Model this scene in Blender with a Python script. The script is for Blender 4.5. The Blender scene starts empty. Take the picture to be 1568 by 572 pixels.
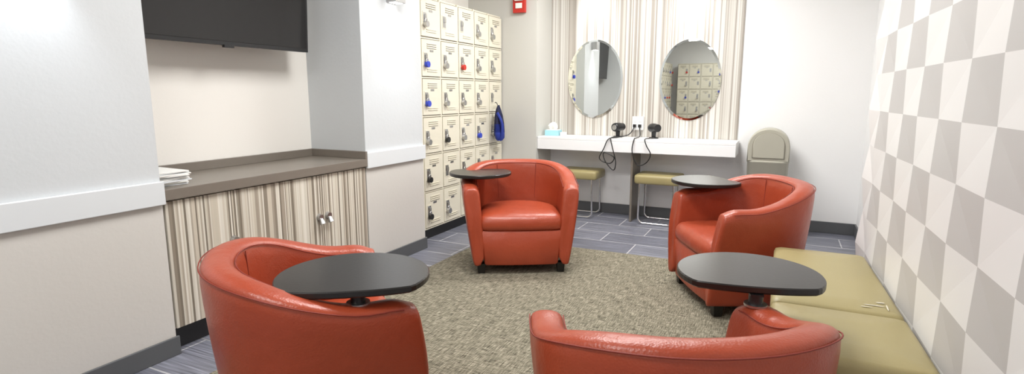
import bpy, math, random
from mathutils import Vector, Matrix
random.seed(4)
S=bpy.context.scene
COL=S.collection
pi=math.pi
# ---------------------------------------------------------------- materials
def newmat(name):
    m=bpy.data.materials.new(name); m.use_nodes=True
    nt=m.node_tree; b=nt.nodes['Principled BSDF']
    return m,nt,b
def N(nt,t,**k):
    n=nt.nodes.new(t)
    for a,v in k.items(): setattr(n,a,v)
    return n
def mat(name,col,rough=.5,metal=0,bump=0,bscale=200,var=0,vscale=3,spec=.5,emit=0):
    m,nt,b=newmat(name)
    b.inputs['Base Color'].default_value=(*col,1)
    b.inputs['Roughness'].default_value=rough
    b.inputs['Metallic'].default_value=metal
    b.inputs['Specular IOR Level'].default_value=spec
    if emit:
        b.inputs['Emission Color'].default_value=(*col,1); b.inputs['Emission Strength'].default_value=emit
    tc=N(nt,'ShaderNodeTexCoord')
    if var:
        no=N(nt,'ShaderNodeTexNoise'); no.inputs['Scale'].default_value=vscale; no.inputs['Detail'].default_value=4
        nt.links.new(tc.outputs['Object'],no.inputs['Vector'])
        mr=N(nt,'ShaderNodeMix',data_type='RGBA')
        mr.inputs[6].default_value=(*[c*(1-var) for c in col],1)
        mr.inputs[7].default_value=(*[min(1,c*(1+var)) for c in col],1)
        nt.links.new(no.outputs['Fac'],mr.inputs[0]); nt.links.new(mr.outputs[2],b.inputs['Base Color'])
    if bump:
        n2=N(nt,'ShaderNodeTexNoise'); n2.inputs['Scale'].default_value=bscale; n2.inputs['Detail'].default_value=3
        nt.links.new(tc.outputs['Object'],n2.inputs['Vector'])
        bp=N(nt,'ShaderNodeBump'); bp.inputs['Strength'].default_value=bump; bp.inputs['Distance'].default_value=.002
        nt.links.new(n2.outputs['Fac'],bp.inputs['Height']); nt.links.new(bp.outputs['Normal'],b.inputs['Normal'])
    return m
def stripes(name,axis,freq,cols,rough=.5):
    m,nt,b=newmat(name); b.inputs['Roughness'].default_value=rough
    g=N(nt,'ShaderNodeNewGeometry'); s=N(nt,'ShaderNodeSeparateXYZ'); nt.links.new(g.outputs['Position'],s.inputs[0])
    mu=N(nt,'ShaderNodeMath',operation='MULTIPLY'); mu.inputs[1].default_value=freq
    nt.links.new(s.outputs[axis],mu.inputs[0])
    vo=N(nt,'ShaderNodeTexVoronoi',voronoi_dimensions='1D'); vo.inputs['Scale'].default_value=1
    nt.links.new(mu.outputs[0],vo.inputs['W'])
    sc=N(nt,'ShaderNodeSeparateColor'); nt.links.new(vo.outputs['Color'],sc.inputs[0])
    r=N(nt,'ShaderNodeValToRGB'); r.color_ramp.interpolation='CONSTANT'
    e=r.color_ramp.elements
    e[0].position=0; e[0].color=(*cols[0],1); e[1].position=1/len(cols); e[1].color=(*cols[1],1)
    for i in range(2,len(cols)):
        q=e.new(i/len(cols)); q.color=(*cols[i],1)
    nt.links.new(sc.outputs[0],r.inputs[0]); nt.links.new(r.outputs[0],b.inputs['Base Color'])
    return m
WALLW=mat('wall_paint',(.86,.86,.855),.6,bump=.25,bscale=60,var=.015)
WALLB=mat('wall_paint_beige',(.85,.825,.775),.6,bump=.2,bscale=60,var=.015)
PIER=mat('wall_paint_grey',(.58,.57,.53),.6,bump=.2,bscale=60)
PILU=mat('pilaster_paint',(.60,.625,.64),.5,bump=.35,bscale=45,var=.02)
PILL=mat('pilaster_lower_paint',(.64,.62,.585),.5,bump=.3,bscale=45,var=.02)
RAIL=mat('rail_paint',(.70,.73,.75),.35)
BASEB=mat('baseboard_vinyl',(.10,.105,.11),.5)
CEIL=mat('ceiling_tile',(.85,.85,.84),.8,bump=.4,bscale=90)
LOCK=mat('locker_enamel',(.74,.70,.575),.38,var=.02)
LOCKD=mat('locker_gap',(.22,.19,.13),.6)
CHROME=mat('chrome',(.75,.75,.75),.18,1)
STEEL=mat('brushed_steel',(.5,.5,.5),.35,1)
BLACK=mat('black_plastic',(.012,.012,.013),.35)
SCREEN=mat('tv_screen_glass',(.010,.009,.009),.12)
TAUPE=mat('taupe_laminate',(.19,.165,.138),.35,var=.05,vscale=20)
WHITE=mat('white_laminate',(.88,.88,.88),.3)
KHAKI=mat('khaki_vinyl',(.345,.29,.135),.42,bump=.3,bscale=150,var=.05,vscale=5)
MIRROR=mat('mirror_glass',(.86,.88,.85),.015,1)
TRASH=mat('trash_plastic',(.42,.405,.335),.45)
TRASHG=mat('trash_flap_gap',(.24,.22,.17),.6)
TABLET=mat('tablet_laminate',(.016,.014,.013),.28,bump=.1,bscale=90)
FOOT=mat('wood_foot_black',(.01,.009,.008),.4)
RED=mat('red_paint',(.55,.03,.02),.4); BLUE=mat('blue_paint',(.03,.06,.5),.4)
BLUEC=mat('blue_cloth',(.02,.04,.28),.8,bump=.4,bscale=300)
NAVY=mat('navy_cloth',(.01,.012,.05),.8)
PAPER=mat('paper',(.85,.85,.82),.7)
TORN=mat('exposed_backing',(.62,.58,.46),.8)
CYAN=mat('tissue_box_blue',(.35,.65,.72),.6)
LAMP=mat('lamp_diffuser',(1,.98,.95),.5,emit=6)
COLS=[(.56,.51,.42),(.27,.23,.18),(.66,.62,.53),(.42,.37,.30),(.74,.70,.62),(.20,.17,.13),(.58,.52,.43),(.68,.64,.56),(.36,.31,.25),(.62,.58,.50)]
STRC=stripes('striped_laminate','Y',125,COLS)
COLW=[(.54,.51,.46),(.38,.345,.30),(.64,.615,.57),(.46,.425,.375),(.70,.68,.64),(.34,.305,.265),(.58,.55,.50),(.66,.64,.59),(.43,.395,.35),(.60,.58,.53)]
STRW=stripes('striped_wallcovering','X',105,COLW)
def leather():
    m,nt,b=newmat('red_leather')
    b.inputs['Roughness'].default_value=.35
    tc=N(nt,'ShaderNodeTexCoord')
    n1=N(nt,'ShaderNodeTexNoise'); n1.inputs['Scale'].default_value=4; n1.inputs['Detail'].default_value=5
    nt.links.new(tc.outputs['Object'],n1.inputs['Vector'])
    mx=N(nt,'ShaderNodeMix',data_type='RGBA'); mx.inputs[6].default_value=(.31,.046,.018,1); mx.inputs[7].default_value=(.40,.066,.026,1)
    nt.links.new(n1.outputs['Fac'],mx.inputs[0]); nt.links.new(mx.outputs[2],b.inputs['Base Color'])
    v=N(nt,'ShaderNodeTexVoronoi'); v.inputs['Scale'].default_value=160
    nt.links.new(tc.outputs['Object'],v.inputs['Vector'])
    n2=N(nt,'ShaderNodeTexNoise'); n2.inputs['Scale'].default_value=9; n2.inputs['Detail'].default_value=2
    nt.links.new(tc.outputs['Object'],n2.inputs['Vector'])
    b1=N(nt,'ShaderNodeBump'); b1.inputs['Strength'].default_value=.25; b1.inputs['Distance'].default_value=.002
    b2=N(nt,'ShaderNodeBump'); b2.inputs['Strength'].default_value=.3; b2.inputs['Distance'].default_value=.02
    nt.links.new(v.outputs['Distance'],b1.inputs['Height']); nt.links.new(n2.outputs['Fac'],b2.inputs['Height'])
    nt.links.new(b2.outputs['Normal'],b1.inputs['Normal']); nt.links.new(b1.outputs['Normal'],b.inputs['Normal'])
    return m
LEATHER=leather()
SEAM=mat('seam_thread',(.22,.025,.012),.6)
def carpet():
    m,nt,b=newmat('woven_carpet'); b.inputs['Roughness'].default_value=.95; b.inputs['Specular IOR Level'].default_value=.1
    tc=N(nt,'ShaderNodeTexCoord')
    outs=[]
    for sc in ((380,26,1),(26,380,1)):
        mp=N(nt,'ShaderNodeMapping'); mp.inputs['Scale'].default_value=sc
        nt.links.new(tc.outputs['Object'],mp.inputs['Vector'])
        n=N(nt,'ShaderNodeTexNoise'); n.inputs['Scale'].default_value=.6; n.inputs['Detail'].default_value=3; n.inputs['Roughness'].default_value=.7
        nt.links.new(mp.outputs[0],n.inputs['Vector']); outs.append(n)
    ad=N(nt,'ShaderNodeMath',operation='ADD'); nt.links.new(outs[0].outputs['Fac'],ad.inputs[0]); nt.links.new(outs[1].outputs['Fac'],ad.inputs[1])
    mu=N(nt,'ShaderNodeMath',operation='MULTIPLY'); mu.inputs[1].default_value=.5; nt.links.new(ad.outputs[0],mu.inputs[0])
    r=N(nt,'ShaderNodeValToRGB'); e=r.color_ramp.elements
    e[0].position=.40; e[0].color=(.062,.056,.041,1); e[1].position=.60; e[1].color=(.41,.375,.29,1)
    q=e.new(.5); q.color=(.20,.183,.135,1)
    nt.links.new(mu.outputs[0],r.inputs[0]); nt.links.new(r.outputs[0],b.inputs['Base Color'])
    bp=N(nt,'ShaderNodeBump'); bp.inputs['Strength'].default_value=.35; bp.inputs['Distance'].default_value=.002
    nt.links.new(mu.outputs[0],bp.inputs['Height']); nt.links.new(bp.outputs['Normal'],b.inputs['Normal'])
    return m
CARPET=carpet()
def floortile():
    m,nt,b=newmat('slate_floor_tile'); b.inputs['Roughness'].default_value=.38
    g=N(nt,'ShaderNodeTexCoord')
    mp=N(nt,'ShaderNodeMapping'); mp.inputs['Location'].default_value=(.1,.12,0)
    nt.links.new(g.outputs['Object'],mp.inputs['Vector'])
    br=N(nt,'ShaderNodeTexBrick'); br.inputs['Scale'].default_value=1; br.inputs['Brick Width'].default_value=.6; br.inputs['Row Height'].default_value=.3
    br.inputs['Mortar Size'].default_value=.005; br.inputs['Color1'].default_value=(.135,.14,.172,1); br.inputs['Color2'].default_value=(.18,.186,.222,1); br.inputs['Mortar'].default_value=(.44,.44,.46,1)
    nt.links.new(mp.outputs[0],br.inputs['Vector'])
    m2=N(nt,'ShaderNodeMapping'); m2.inputs['Scale'].default_value=(3,90,1); nt.links.new(g.outputs['Object'],m2.inputs['Vector'])
    n=N(nt,'ShaderNodeTexNoise'); n.inputs['Scale'].default_value=1; n.inputs['Detail'].default_value=4; nt.links.new(m2.outputs[0],n.inputs['Vector'])
    r=N(nt,'ShaderNodeValToRGB'); r.color_ramp.elements[0].position=.3; r.color_ramp.elements[0].color=(.5,.5,.5,1); r.color_ramp.elements[1].position=.7; r.color_ramp.elements[1].color=(1.6,1.6,1.6,1)
    nt.links.new(n.outputs['Fac'],r.inputs[0])
    mx=N(nt,'ShaderNodeMix',data_type='RGBA',blend_type='MULTIPLY'); mx.inputs[0].default_value=1
    nt.links.new(br.outputs['Color'],mx.inputs[6]); nt.links.new(r.outputs[0],mx.inputs[7]); nt.links.new(mx.outputs[2],b.inputs['Base Color'])
    bp=N(nt,'ShaderNodeBump'); bp.inputs['Strength'].default_value=.3; bp.inputs['Distance'].default_value=.002; bp.invert=True
    nt.links.new(br.outputs['Fac'],bp.inputs['Height']); nt.links.new(bp.outputs['Normal'],b.inputs['Normal'])
    return m
FLOORT=floortile()
TILEW=mat('relief_tile_white',(.78,.775,.765),.4,var=.02,vscale=2)
TILESHADE=mat('relief_tile_painted_shade',(.52,.51,.50),.45,var=.06,vscale=2)  # facet shading of the white relief tiles, painted in as alternate grey squares
# ---------------------------------------------------------------- mesh builder
class MB:
    def __init__(s): s.v=[];s.f=[];s.m=[];s.sm=[];s.mats=[]
    def mi(s,m):
        if m not in s.mats: s.mats.append(m)
        return s.mats.index(m)
    def add(s,vs,fs,m,smooth=False,M=None):
        o=len(s.v); k=s.mi(m)
        for p in vs:
            p=Vector(p)
            if M: p=M@p
            s.v.append(p)
        for f in fs:
            s.f.append([i+o for i in f]); s.m.append(k); s.sm.append(smooth)
    def box(s,x0,x1,y0,y1,z0,z1,m,M=None):
        vs=[(x,y,z) for x in(x0,x1) for y in(y0,y1) for z in(z0,z1)]
        s.add(vs,[(0,1,3,2),(4,6,7,5),(0,4,5,1),(2,3,7,6),(0,2,6,4),(1,5,7,3)],m,False,M)
    def loft(s,loops,m,smooth=True,cap=True,M=None,close=True):
        n=len(loops[0]); vs=[p for l in loops for p in l]; fs=[]
        for i in range(len(loops)-1):
            for j in range(n if close else n-1):
                a=i*n+j;b=i*n+(j+1)%n
                fs.append((a,b,b+n,a+n))
        s.add(vs,fs,m,smooth,M)
        if cap:
            s.add(loops[0],[tuple(range(n))[::-1]],m,False,M); s.add(loops[-1],[tuple(range(n))],m,False,M)
    def cyl(s,p0,p1,r0,r1,m,n=20,M=None,smooth=True):
        s.tube([p0,p1],[r0,r1],m,n,M,smooth)
    def tube(s,pts,r,m,n=10,M=None,smooth=True):
        pts=[Vector(p) for p in pts]
        if not isinstance(r,(list,tuple)): r=[r]*len(pts)
        loops=[]; up=None
        for i,p in enumerate(pts):
            d=(pts[min(i+1,len(pts)-1)]-pts[max(i-1,0)]).normalized()
            if up is None: up=Vector((0,0,1)) if abs(d.z)<.9 else Vector((1,0,0))
            a=(up-d*up.dot(d)).normalized(); b=d.cross(a); up=a
            loops.append([p+(a*math.cos(2*pi*k/n)+b*math.sin(2*pi*k/n))*r[i] for k in range(n)])
        s.loft(loops,m,smooth,True,M)
    def obj(s,name,bevel=0,sub=0,parent=None,weld=False,seg=2):
        me=bpy.data.meshes.new(name); me.from_pydata([tuple(p) for p in s.v],[],s.f)
        for m in s.mats: me.materials.append(m)
        for i,p in enumerate(me.polygons): p.material_index=s.m[i]; p.use_smooth=s.sm[i]
        import bmesh
        bm=bmesh.new(); bm.from_mesh(me)
        if weld: bmesh.ops.remove_doubles(bm,verts=bm.verts,dist=1e-5)
        bmesh.ops.recalc_face_normals(bm,faces=bm.faces); bm.to_mesh(me); bm.free()
        o=bpy.data.objects.new(name,me); COL.objects.link(o)
        if bevel:
            b=o.modifiers.new('bevel','BEVEL'); b.width=bevel; b.segments=seg; b.limit_method='ANGLE'; b.angle_limit=math.radians(50)
        if sub:
            q=o.modifiers.new('sub','SUBSURF'); q.levels=sub; q.render_levels=sub
        if parent: o.parent=parent
        return o
def spline(pts,k=8):
    P=[Vector(p) for p in pts]; out=[]
    for i in range(len(P)-1):
        a=P[max(i-1,0)];b=P[i];c=P[i+1];d=P[min(i+2,len(P)-1)]
        for j in range(k):
            t=j/k
            out.append(.5*((2*b)+(c-a)*t+(2*a-5*b+4*c-d)*t*t+(3*b-a-3*c+d)*t**3))
    out.append(P[-1]); return out
def simplebox(name,x0,x1,y0,y1,z0,z1,m,bevel=0):
    b=MB(); b.box(x0,x1,y0,y1,z0,z1,m); return b.obj(name,bevel)
# ---------------------------------------------------------------- room
CZ=2.6
simplebox('floor',-3.1,.9,-4.1,5.6,-.05,0,FLOORT)
simplebox('ceiling',-3.1,.9,-4.1,5.6,CZ,CZ+.05,CEIL)
simplebox('wall_left',-3.06,-2.96,-4.0,5.6,0,CZ,WALLB)
simplebox('wall_back',-2.96,.64,5.5,5.6,0,CZ,WALLW)
simplebox('wall_back_pier',-2.96,-2.2,5.10,5.5,0,CZ,PIER)
simplebox('wall_right',.64,.74,-4.0,5.6,0,CZ,WALLW)
simplebox('wall_front',-2.96,.64,-4.1,-4.0,0,CZ,WALLW)
def pil(name,y0,y1):
    b=MB(); b.box(-2.96,-2.48,y0,y1,.77,CZ,PILU); b.box(-2.96,-2.48,y0,y1,0,.77,PILL); return b.obj(name)
pil('wall_left_pilaster',-1.6,1.52); pil('wall_left_pilaster.001',2.89,3.55)
simplebox('trim_1',-2.479,-2.458,-1.6,1.525,.715,.82,RAIL,.003)
simplebox('trim_2',-2.479,-2.458,2.885,3.555,.715,.82,RAIL,.003)
simplebox('trim_3',-2.96,-2.60,3.55,3.685,0,1.95,LOCK)
for i,a in enumerate([(-2.479,-2.466,-1.6,1.53),(-2.479,-2.466,2.88,3.56)]):
    simplebox('baseboard_left' if i==0 else 'baseboard_left.001',*a,0,.09,BASEB,.003)
simplebox('baseboard_back',-2.2,.64,5.485,5.499,0,.10,BASEB,.003)
simplebox('baseboard_right',.626,.639,3.43,5.485,0,.10,BASEB,.003)
simplebox('baseboard_back_pier',-2.57,-2.2,5.086,5.099,0,.10,BASEB,.003)
simplebox('trim_4',-2.2,-.36,5.49,5.499,.79,CZ,STRW)
# relief tile wall
def px(y): return .46-.0376*(y-1.79)
b=MB(); TY,TZ=.24,.174
y1=3.39; ny=16; nz=15
ys=[y1-TY*i for i in range(ny+1)]; zs=[min(CZ,.08+TZ*j-.08*(j==0)) for j in range(nz+1)]; zs[-1]=CZ
P={}
for i,y in enumerate(ys):
    for j,z in enumerate(zs):
        P[i,j]=(px(y)+((.018 if i==0 else .007 if i==1 else .003) if (i+j)%2 else -.002),y,z)
for i in range(ny):
    for j in range(nz):
        q=[P[i,j],P[i+1,j],P[i+1,j+1],P[i,j+1]]
        fs=[(0,1,2),(0,2,3)] if (i+j)%2 else [(0,1,3),(1,2,3)]
        b.add(q,fs,TILESHADE if (i+j)%2==0 and i>0 else TILEW)
for j in range(nz):
    b.add([P[0,j],P[0,j+1],(.64,y1,zs[j+1]),(.64,y1,zs[j])],[(0,1,2,3)],TILEW)
b.obj('wall_right_relief')
# ---------------------------------------------------------------- camera
cd=bpy.data.cameras.new('camera'); cam=bpy.data.objects.new('camera',cd); COL.objects.link(cam)
cd.lens=19.515; cd.sensor_width=36; cam.location=(0,0,1.2); cam.rotation_euler=(math.radians(80.58),0,math.radians(25.8)); cd.clip_start=.02
S.camera=cam
# ---------------------------------------------------------------- built-in cabinet
b=MB()
b.box(-2.955,-2.50,1.53,2.885,.115,.73,STRC)
b.box(-2.955,-2.54,1.53,2.885,0,.115,BLACK)
for (a,c) in ((1.532,1.898),(1.902,2.483),(2.487,2.882)):
    b.box(-2.50,-2.482,a,c,.12,.722,STRC)
b.box(-2.955,-2.462,1.525,2.888,.73,.78,TAUPE)
b.box(-2.955,-2.935,1.525,2.888,.78,.83,TAUPE)
b.box(-2.935,-2.462,2.868,2.888,.78,.83,TAUPE)
for y in (2.45,2.52,1.865):
    b.cyl((-2.482,y,.47),(-2.462,y,.47),.022,.018,STEEL,16)
    b.cyl((-2.465,y,.46),(-2.452,y,.43),.012,.018,STEEL,12)
b.obj('storage_cabinet',.002)
b=MB()
for i in range(11):
    a=random.uniform(-.12,.12); M=Matrix.Translation((-2.66+random.uniform(-.01,.01),1.62,.781+.006*i))@Matrix.Rotation(a,4,'Z')
    b.box(-.12,.12,-.08,.08,0,.005,PAPER if i%3 else RAIL,M)
b.obj('magazine_stack')
# television
b=MB()
M=Matrix.Translation((-2.76,2.13,1.465))@Matrix.Rotation(math.radians(3),4,'Y')
b.box(-.03,.012,-.57,.57,0,.66,BLACK,M)
b.box(.0125,.014,-.555,.555,.022,.645,SCREEN,M)
b.box(.0,.02,-.03,.03,-.012,.004,BLACK,M)
b.box(-.07,-.03,-.25,.25,.12,.52,BLACK,M)
b.box(-.19,-.07,-.12,.12,.22,.44,STEEL,M)
b.obj('television',.003)
# ---------------------------------------------------------------- lockers
# padlocks on the visible bank, (column,row from the bottom)
LK={(0,5):STEEL,(0,4):BLUE,(0,3):BLUE,(0,2):STEEL,(0,1):BLACK,(0,0):BLACK,(1,4):STEEL,(1,3):STEEL,(1,2):BLACK,(1,0):STEEL,(2,4):RED,(2,3):STEEL,(2,2):STEEL,(2,1):BLACK,
    (3,5):STEEL,(3,4):STEEL,(3,3):STEEL,(3,2):BLUE,(3,1):STEEL,(4,5):STEEL,(4,4):STEEL,(4,2):STEEL}
def lockers(name,M,cols,rows,w,h,z0,depth,seed,missing=0):
    R=random.Random(seed); b=MB(); W=cols*w
    b.box(0,W,.012,depth,z0-.0,z0+rows*h+.012,LOCK,M)
    b.box(0.01,W-.01,.05,depth,0,z0,BLACK,M)
    b.box(-.0,W,.009,.0125,z0,z0+rows*h,LOCKD,M)
    for c in range(cols):
        x=c*w
        b.box(x-.002,x+.012,.0,.012,z0,z0+rows*h+.012,LOCK,M)
        for r in range(rows):
            z=z0+r*h
            b.box(x+.012,x+w-.002,.002,.012,z-.002,z+.008,LOCK,M)
            x0,x1,za,zb=x+.017,x+w-.007,z+.015,z+h-.008
            b.box(x0,x1,-.004,.009,za,zb,LOCK,M)
            for k in range(3):
                zz=zb-.035-.016*k
                b.box(x0+.07,x1-.05,-.009,-.004,zz,zz+.006,LOCK,M)
                b.box(x0+.07,x1-.05,-.0045,-.0038,zz-.004,zz,LOCKD,M)
            for k in range(2):
                zz=za+.035+.016*k
                b.box(x0+.07,x1-.05,-.009,-.004,zz,zz+.006,LOCK,M)
            zc=(za+zb)/2-.01
            b.box(x0+.018,x0+.078,-.007,-.004,zc-.05,zc+.055,LOCK,M)
            b.box(x0+.026,x0+.070,-.0085,-.0068,zc-.042,zc+.047,STEEL,M)
            b.box(x0+.038,x0+.056,-.022,-.008,zc-.002,zc+.032,STEEL,M)
            b.box(x0+.11,x0+.16,-.0055,-.004,zb-.075-.02,zb-.078,STEEL,M)
            if (seed==3 and (c,r) in LK) or (seed!=3 and R.random()<.8):
                lm=LK[(c,r)] if seed==3 else R.choice([STEEL,STEEL,BLACK,RED,BLUE])
                xc=x0+.047; zl=zc-.03
                b.cyl((xc,-.010,zl-.012),(xc,-.036,zl-.012),.024,.024,lm,18,M)
                b.tube([(xc-.013,-.021,zl)]+[(xc-.013*math.cos(t),-.021,zl+.018+.013*math.sin(t)) for t in [pi*q/6 for q in range(7)]]+[(xc+.013,-.021,zl)],.0035,CHROME,6,M)
    return b.obj(name)
R3=Matrix(((0,-1,0,0),(1,0,0,0),(0,0,1,0),(0,0,0,1)))
lockers('locker_bank',Matrix.Translation((-2.58,3.69,0))@R3,5,6,.28,.308,.10,.36,3)
lockers('locker_bank.001',Matrix.Translation((-2.58,-3.65,0))@R3,6,6,.28,.308,.10,.36,8)
lockers('locker_bank.002',Matrix.Translation((-.75,-3.6,0))@Matrix(((-1,0,0,0),(0,-1,0,0),(0,0,1,0),(0,0,0,1))),6,6,.28,.308,.10,.38,9)
# hanging bag
b=MB(); loops=[]
cy=4.86
for k,(z,rx,ry,oy) in enumerate([(1.10,.008,.012,0),(1.06,.02,.03,0),(1.0,.030,.06,.01),(.92,.035,.075,.015),(.84,.036,.085,.01),(.78,.034,.07,.02),(.755,.02,.04,.02)]):
    loops.append([(-2.495+rx*math.cos(t)*(1+.2*math.sin(5*t+k)),cy+oy+ry*math.sin(t)*(1+.15*math.sin(4*t)),z) for t in [2*pi*q/28 for q in range(28)]])
b.loft(loops[:5],NAVY); b.loft(loops[3:],BLUEC)
b.tube(spline([(-2.485,cy-.05,1.03),(-2.445,cy-.03,.93),(-2.45,cy-.02,.82),(-2.475,cy-.01,.76)]),.014,BLUEC,8)
b.tube(spline([(-2.535,cy,1.125),(-2.515,cy,1.12),(-2.495,cy,1.07)]),.004,BLACK,6)
b.obj('blue_gym_bag')
# ---------------------------------------------------------------- vanity
b=MB()
b.box(-2.198,-.34,5.13,5.485,.765,.79,WHITE)
b.box(-2.198,-.34,5.13,5.15,.665,.765,WHITE)
b.box(-.36,-.34,5.15,5.485,.665,.765,WHITE)
b.box(-1.255,-1.235,5.17,5.485,0,.765,TAUPE)
b.obj('vanity_counter',.003)
def mirror(name,x,z,rw,rh):
    b=MB(); n=72
    def el(s,y): return [(x+(rw-s)*math.cos(2*pi*k/n),y,z+(rh-s)*math.sin(2*pi*k/n)) for k in range(n)]
    b.loft([el(0,5.489),el(0,5.4825),el(.02,5.4818)],MIRROR,False,True)
    return b.obj(name)
mirror('oval_mirror',-1.725,1.355,.285,.385); mirror('oval_mirror.001',-.805,1.335,.28,.375)
def stool(name,x,y):
    b=MB(); w=.205;d=.165
    def rr(s,z,c=.03):
        pts=[]
        for (cx,cy,a0) in ((w-c,d-c,0),(-w+c,d-c,90),(-w+c,-d+c,180),(w-c,-d+c,270)):
            for k in range(5):
                a=math.radians(a0+22.5*k); pts.append((x+(cx+c*math.cos(a))*s,y+(cy+c*math.sin(a))*s,z))
        return pts
    b.loft([rr(.95,.385),rr(.98,.39),rr(1,.40),rr(1,.445),rr(.985,.458),rr(.94,.466),rr(.6,.470)],KHAKI,True,True)
    for yy in (y-d+.03,y+d-.03):
        pts=[(x-w+.05,yy,.385),(x-w+.045,yy,.06)]
        pts+=[(x-w+.045+.05*(1-math.cos(t)),yy,.06-.05*math.sin(t)) for t in [pi/2*q/6 for q in range(1,7)]]
        pts+=[(x+w-.045-.05*(1-math.sin(t)),yy,.01+.05*(1-math.cos(t))) for t in [pi/2*q/6 for q in range(0,7)]]
        pts+=[(x+w-.05,yy,.385)]
        b.tube(pts,.0095,CHROME,10)
    return b.obj(name)
stool('vanity_stool',-1.78,5.28); stool('vanity_stool.001',-1.00,5.26)
def dryer(name,x,y,a):
    b=MB(); M=Matrix.Translation((x,y,.79))@Matrix.Rotation(a,4,'Z')
    b.cyl((0,0,0),(0,0,.012),.045,.042,BLACK,24,M)
    b.tube([(-.0,0,.012),(0,0,.05),(.01,0,.095)],[.019,.022,.026],BLACK,14,M)
    M=M@Matrix.Translation((0,0,.012))
    b.tube([(-.06,0,.085),(-.055,0,.085),(-.03,0,.086),(.02,0,.088),(.06,0,.088),(.075,0,.088)],[.03,.040,.044,.042,.034,.036],BLACK,20,M)
    b.tube([(-.064,0,.085),(-.06,0,.085)],[.024,.026],STEEL,20,M)
    return b.obj(name)
dryer('hair_dryer',-1.44,5.36,1.2); dryer('hair_dryer.001',-1.09,5.36,-.9)
b=MB()
b.box(-1.325,-1.215,5.455,5.489,.86,.99,WHITE)
for x in (-1.295,-1.245):
    for z in (.90,.955):
        b.box(x-.015,x+.015,5.452,5.456,z-.018,z+.018,PAPER)
    b.box(x-.014,x+.014,5.42,5.455,.885,.915,BLACK)
b.obj('wall_outlet',.002)
def cord(name,pts,r=.005):
    b=MB(); b.tube(spline(pts,8),r,BLACK,8); return b.obj(name)
cord('power_cord',[(-1.295,5.43,.89),(-1.33,5.36,.82),(-1.40,5.2,.80),(-1.46,5.115,.79),(-1.50,5.10,.70),(-1.54,5.10,.60),(-1.44,5.10,.56),(-1.40,5.10,.62),(-1.50,5.10,.66),(-1.48,5.09,.58),(-1.40,5.09,.50),(-1.38,5.09,.58),(-1.42,5.10,.72),(-1.44,5.115,.795),(-1.44,5.24,.80),(-1.44,5.31,.80)])
cord('power_cord.001',[(-1.245,5.43,.89),(-1.22,5.35,.81),(-1.22,5.2,.80),(-1.22,5.115,.79),(-1.23,5.10,.68),(-1.18,5.10,.56),(-1.10,5.10,.58),(-1.06,5.10,.66),(-1.10,5.10,.74),(-1.12,5.115,.795),(-1.10,5.22,.80),(-1.09,5.31,.80)])
b=MB()
b.box(-2.17,-2.03,5.26,5.38,.791,.845,CYAN); b.box(-2.16,-2.04,5.27,5.37,.845,.85,PAPER)
loops=[[(-2.10+r*math.cos(t)*(1+.25*math.sin(3*t+z*40)),5.32+.5*r*math.sin(t)*(1+.3*math.sin(4*t)),z) for t in [2*pi*q/24 for q in range(24)]] for z,r in ((.85,.03),(.87,.045),(.89,.05),(.91,.035),(.925,.01))]
b.loft(loops,PAPER); b.box(-2.02,-1.97,5.30,5.36,.791,.825,PAPER)
b.obj('tissue_box')
b=MB(); b.box(-2.44,-2.31,5.065,5.099,1.985,2.165,RED); b.box(-2.41,-2.34,5.058,5.066,2.025,2.075,PAPER); b.box(-2.415,-2.335,5.045,5.066,2.095,2.145,PAPER)
b.obj('fire_alarm_pull_station',.003)
# trash can with domed swing lid
b=MB(); cx,cyy=-.085,5.26
def se(hx,hy,z,n=40,e=5):
    o=[]
    for k in range(n):
        t=2*pi*k/n; c,s_=math.cos(t),math.sin(t)
        o.append((cx+hx*math.copysign(abs(c)**(2/e),c),cyy+hy*math.copysign(abs(s_)**(2/e),s_),z))
    return o
b.loft([se(.145,.115,0),se(.15,.12,.01),se(.163,.131,.628),se(.167,.135,.632),se(.167,.135,.645),se(.160,.129,.650)],TRASH)
def arch(w,h,y,z0,s=0):
    o=[(cx-w,y,z0)]
    for k in range(25):
        t=pi*k/24; o.append((cx-w*(math.cos(t) if abs(math.cos(t))>1e-6 else 0),y,z0+.09+(h-.09)*math.sin(t)**.8))
    o.append((cx+w,y,z0)); return o
b.loft([arch(.156,.262,cyy-.128,.648),arch(.164,.270,cyy-.118,.648),arch(.164,.270,cyy+.118,.648),arch(.156,.262,cyy+.128,.648)],TRASH,True)
b.loft([arch(.126,.218,cyy-.1285,.668),arch(.126,.218,cyy-.131,.668)],TRASHG,True)
b.loft([arch(.122,.213,cyy-.131,.671),arch(.122,.213,cyy-.136,.671),arch(.116,.207,cyy-.139,.676)],TRASH,True)
b.obj('trash_can')
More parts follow.
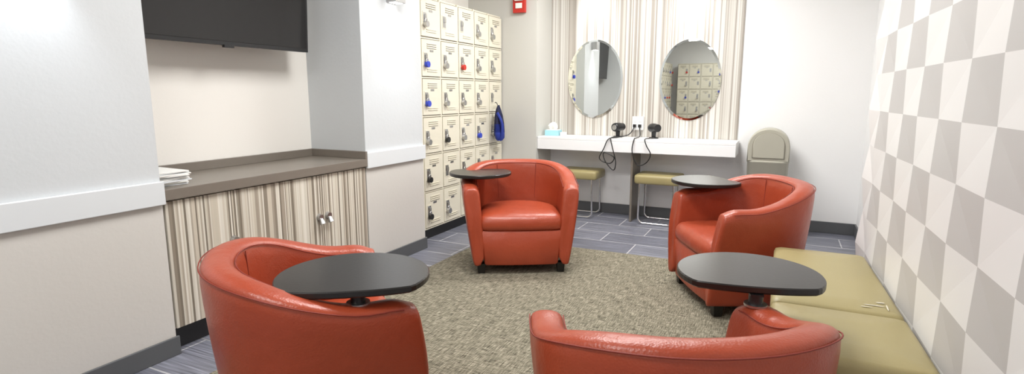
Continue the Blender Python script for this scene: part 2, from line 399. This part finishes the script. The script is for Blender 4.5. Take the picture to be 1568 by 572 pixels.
# ---------------------------------------------------------------- bench
b=MB()
def bx(y): return px(y)-.012
def cush(y0,y1):
    xs0=.01
    def lp(i,z):
        c=.02; o=[]
        for (sx,ry,a0) in ((1,y1-i-c,0),(0,y1-i-c,90),(0,y0+i+c,180),(1,y0+i+c,270)):
            cx_=(bx(ry)-i-c) if sx else xs0+i+c
            for k in range(5):
                a=math.radians(a0+22.5*k); o.append((cx_+c*math.cos(a),ry+c*math.sin(a),z))
        return o
    b.loft([lp(.006,.30),lp(0,.31),lp(0,.425),lp(.006,.442),lp(.02,.449),lp(.12,.453)],KHAKI,True)
cush(1.76,2.2); cush(2.202,3.03)
b.box(.03,.38,1.80,3.01,.05,.305,KHAKI)
for x in (.07,.34):
    for y in (1.84,2.35,2.96): b.box(x-.02,x+.02,y-.02,y+.02,0,.05,FOOT)
for (x,y,l,w) in ((.345,2.28,.07,.006),(.37,2.32,.03,.008),(.32,2.255,.04,.005),(.385,2.275,.006,.04)):
    b.add([(x-l/2,y-w/2,.4535),(x-l/4,y-w*.9,.4535),(x+l/3,y-w*.6,.4535),(x+l/2,y+w*.3,.4535),(x+l/5,y+w*.7,.4535),(x-l/3,y+w*.4,.4535)],[(0,1,2,3,4,5)],TORN)
b.obj('upholstered_bench')
simplebox('area_rug',-2.16,-.02,.35,4.06,.0005,.008,CARPET)
# ---------------------------------------------------------------- tub chairs
YF=.285; BD=.29
def stations():
    P=[]; w=.352; bd=BD
    for k in range(7):
        y=YF*(1-k/7); P.append((w-.018*(y/YF)**2,y))
    for k in range(29):
        t=pi*k/28; P.append((w*math.copysign(abs(math.cos(t))**.92,math.cos(t)),-bd*math.sin(t)**.92))
    for k in range(6,-1,-1):
        y=YF*(1-k/7); P.append((-(w-.018*(y/YF)**2),y))
    return P
ST=stations()
def sstep(t): t=max(0,min(1,t)); return t*t*(3-2*t)
def hgt(y):
    t=(YF-y)/(YF+BD)
    return .605+.11*sstep((t-.25)/.75)-.02*(1-min(1,t/.12))**2
def kz(z,h): return .82+.18*max(0,min(1,(z-.06)/(h-.06)))**.85
def wallpt(i,o,z,h):
    P=ST; a=Vector(P[max(i-1,0)]); c=Vector(P[min(i+1,len(P)-1)]); d=(c-a).normalized(); n=Vector((-d.y,d.x))
    if n.dot(Vector(P[i]))<0: n=-n
    x,y=P[i][0]+n.x*o,P[i][1]+n.y*o
    k=kz(z,h); x*=k
    if y<0: y*=k
    else: y-=.035*(y/YF)**2*max(0,(z-.35)/(h-.35))
    return (x,y,z)
def chair(name,loc,rot,tab,tz=.65,sc=(1,1,1),R=.218):
    E=bpy.data.objects.new(name,None); COL.objects.link(E); E.location=(*loc,0.008); E.rotation_euler=(0,0,rot); E.scale=sc
    b=MB(); loops=[]
    for i in range(len(ST)):
        h=hgt(ST[i][1])
        prof=[(.050,.065),(.055,.075),(.056,.2),(.058,.35),(.06,.48),(.058,h-.035),(.047,h-.010),(.02,h),(-.02,h-.001),(-.045,h-.012),(-.055,h-.04),(-.055,.48),(-.055,.35),(-.052,.065)]
        loops.append([wallpt(i,o,z,h) for o,z in prof])
    def tip(l,q):
        out=[]; cxm=(l[3][0]+l[12][0])/2
        for p in l:
            p=Vector(p); z=p.z; mid=cxm*(kz(z,.6)/kz(.35,.6))
            out.append((mid+(p.x-mid)*q[0],p.y+q[1],z-(q[2] if z>.5 else 0)))
        return out
    t0=[tip(loops[0],q) for q in ((.6,.022,.012),(.86,.016,.005),(.97,.006,.001))]
    t1=[tip(loops[-1],q) for q in ((.97,.006,.001),(.86,.016,.005),(.6,.022,.012))]
    b.loft(t0+loops+t1,LEATHER,True,True)
    b.obj('shell',sub=1,parent=E,weld=True)
    b=MB()
    for o,dz in ((.0535,-.018),(-.052,-.022)):
        pts=[]
        for i in range(1,len(ST)-1):
            h=hgt(ST[i][1]); pts.append(wallpt(i,o,h+dz,h))
        b.tube(pts,.0022,SEAM,6)
    for i in (17,25) :
        pts=[wallpt(i,-.0545,z,hgt(ST[i][1])) for z in [.43,.52,.6,hgt(ST[i][1])-.03]]
        b.tube(pts,.002,SEAM,6)
    b.obj('seams',parent=E)
    F=YF
    def D(hw,yb,yf,z,n=14,r=.03):
        o=[]
        for k in range(n+1):
            t=pi*k/n; o.append((hw*math.cos(t),-yb*math.sin(t)**.9,z))
        o+= [(-hw,yf*.5,z),(-hw,yf-r,z),(-hw+r*.3,yf-r*.3,z),(-hw+r,yf,z),(-hw*.4,yf+.008,z),(0,yf+.01,z),(hw*.4,yf+.008,z),(hw-r,yf,z),(hw-r*.3,yf-r*.3,z),(hw,yf-r,z),(hw,yf*.5,z)]
        return o
    b=MB(); b.loft([D(.238,.19,F-.002,.065,r=.01),D(.248,.19,F+.002,.075,r=.01),D(.270,.21,F+.008,.29,r=.01),D(.270,.21,F-.002,.30,r=.01)],LEATHER,True)
    b.obj('front_panel',parent=E)
    b=MB(); b.loft([D(.264,.21,F-.002,.302),D(.270,.215,F+.013,.308),D(.274,.22,F+.020,.335),D(.274,.222,F+.016,.37),D(.270,.222,F,.395),D(.25,.21,F-.025,.412),D(.20,.17,F-.09,.422),D(.10,.10,F-.2,.427)],LEATHER,True)
    b.obj('seat_cushion',sub=1,parent=E)
    b=MB()
    for (x,y) in ((.27,.235),(-.27,.235),(.19,-.17),(-.19,-.17)):
        lp=lambda s,z:[(x+sx*s,y+sy*s,z) for sx,sy in((-1,-1),(1,-1),(1,1),(-1,1))]
        b.loft([lp(.022,0),lp(.028,.068)],FOOT,False)
    b.obj('feet',.002,parent=E)
    tx,ty,ta=tab; b=MB(); o=[]
    for k in range(64):
        t=2*pi*k/64; x=R*math.cos(t)*1.0; y=R*math.sin(t)
        if y<-.6*R: y=-.6*R+(y+.6*R)*.25
        o.append((x,y+.02))
    M=Matrix.Translation((tx,ty,0))@Matrix.Rotation(ta,4,'Z')
    L=lambda s,z:[(p[0]*s,p[1]*s,z) for p in o]
    b.loft([L(.97,tz-.024),L(1,tz-.019),L(1,tz-.004),L(.985,tz)],TABLET,False,True,M)
    b.obj('tablet_top',parent=E)
    b=MB(); ax,ay=.33,max(-.05,min(.20,ty))
    hh=hgt(ay)
    b.cyl((ax,ay,hh-.03),(ax,ay,tz-.0245),.022,.022,BLACK,20); b.cyl((ax,ay,hh-.004),(ax,ay,hh+.003),.035,.035,STEEL,24)
    vx,vy=tx-ax,ty-ay; l=math.hypot(vx,vy)
    if l>.02:
        Mx=Matrix.Translation((ax,ay,0))@Matrix.Rotation(math.atan2(vy,vx),4,'Z')
        b.box(-.02,l,-.02,.02,tz-.030,tz-.0242,BLACK,Mx)
    b.obj('tablet_pivot',parent=E)
    return E
chair('tub_chair',(-1.425,1.365),math.radians(-40),(.24,.10,1.3),.668,(1,1,.95),.238)
chair('tub_chair.001',(-1.65,3.52),math.radians(-150.6),(.27,-.02,0),.66)
chair('tub_chair.002',(-.175,3.44),math.radians(119),(.36,.05,.2),.655)
chair('tub_chair.003',(-.205,1.41),math.radians(30),(.37,.325,-.3),.665,(.93,.93,.96),.235)
# ---------------------------------------------------------------- lighting
def sconce(name,y,z=1.87):
    b=MB(); b.box(-2.478,-2.40,y-.055,y+.055,z-.05,z+.06,STEEL); b.box(-2.465,-2.413,y-.042,y+.042,z-.053,z-.049,LAMP)
    b.box(-2.479,-2.470,y-.04,y+.04,z+.06,z+.10,STEEL)
    return b.obj(name,.004)
sconce('wall_sconce',1.12); sconce('wall_sconce.001',3.22)
def light(kind,name,loc,power,rot=(0,0,0),size=1,sy=None,col=(1,1,1),spot=80,blend=.8):
    l=bpy.data.lights.new(name,kind); l.energy=power; l.color=col
    if kind=='AREA':
        l.size=size
        if sy: l.shape='RECTANGLE'; l.size_y=sy
    if kind=='SPOT': l.spot_size=math.radians(spot); l.spot_blend=blend; l.shadow_soft_size=size
    o=bpy.data.objects.new(name,l); o.location=loc; o.rotation_euler=rot; COL.objects.link(o); return o
WC=(1,.99,.975)
for y in (1.12,3.22):
    light('SPOT','sconce_light',(-2.385,y,1.81),13,(0,math.radians(8),0),.03,col=(.88,.93,1),spot=72,blend=1)
tro=[(-1.15,.2),(-1.15,2.4),(-1.15,4.3),(-1.1,-2.3)]
for i,(x,y) in enumerate(tro):
    b=MB(); b.box(x-.6,x+.6,y-.3,y+.3,CZ-.02,CZ,WHITE); b.box(x-.56,x+.56,y-.26,y+.26,CZ-.022,CZ-.02,LAMP)
    b.obj('ceiling_light' if i==0 else 'ceiling_light.%03d'%i)
    light('AREA','troffer_light',(x,y,CZ-.03),[22,40,47,30][i],(0,0,0),1.1,.5,WC)
for x in (-1.725,-.805):
    b=MB(); b.cyl((x,5.28,CZ-.012),(x,5.28,CZ),.07,.075,WHITE,24); b.cyl((x,5.28,CZ-.014),(x,5.28,CZ-.012),.055,.055,LAMP,24); b.obj('downlight' if x<-1 else 'downlight.001')
    light('SPOT','vanity_spot',(x,5.31,CZ-.03),105,(math.radians(20),0,0),.05,col=WC,spot=42,blend=1)
w=bpy.data.worlds.new('world'); S.world=w; w.use_nodes=True
w.node_tree.nodes['Background'].inputs[0].default_value=(1,.98,.95,1); w.node_tree.nodes['Background'].inputs[1].default_value=.3
S.view_settings.view_transform='Standard'; S.view_settings.look='None'
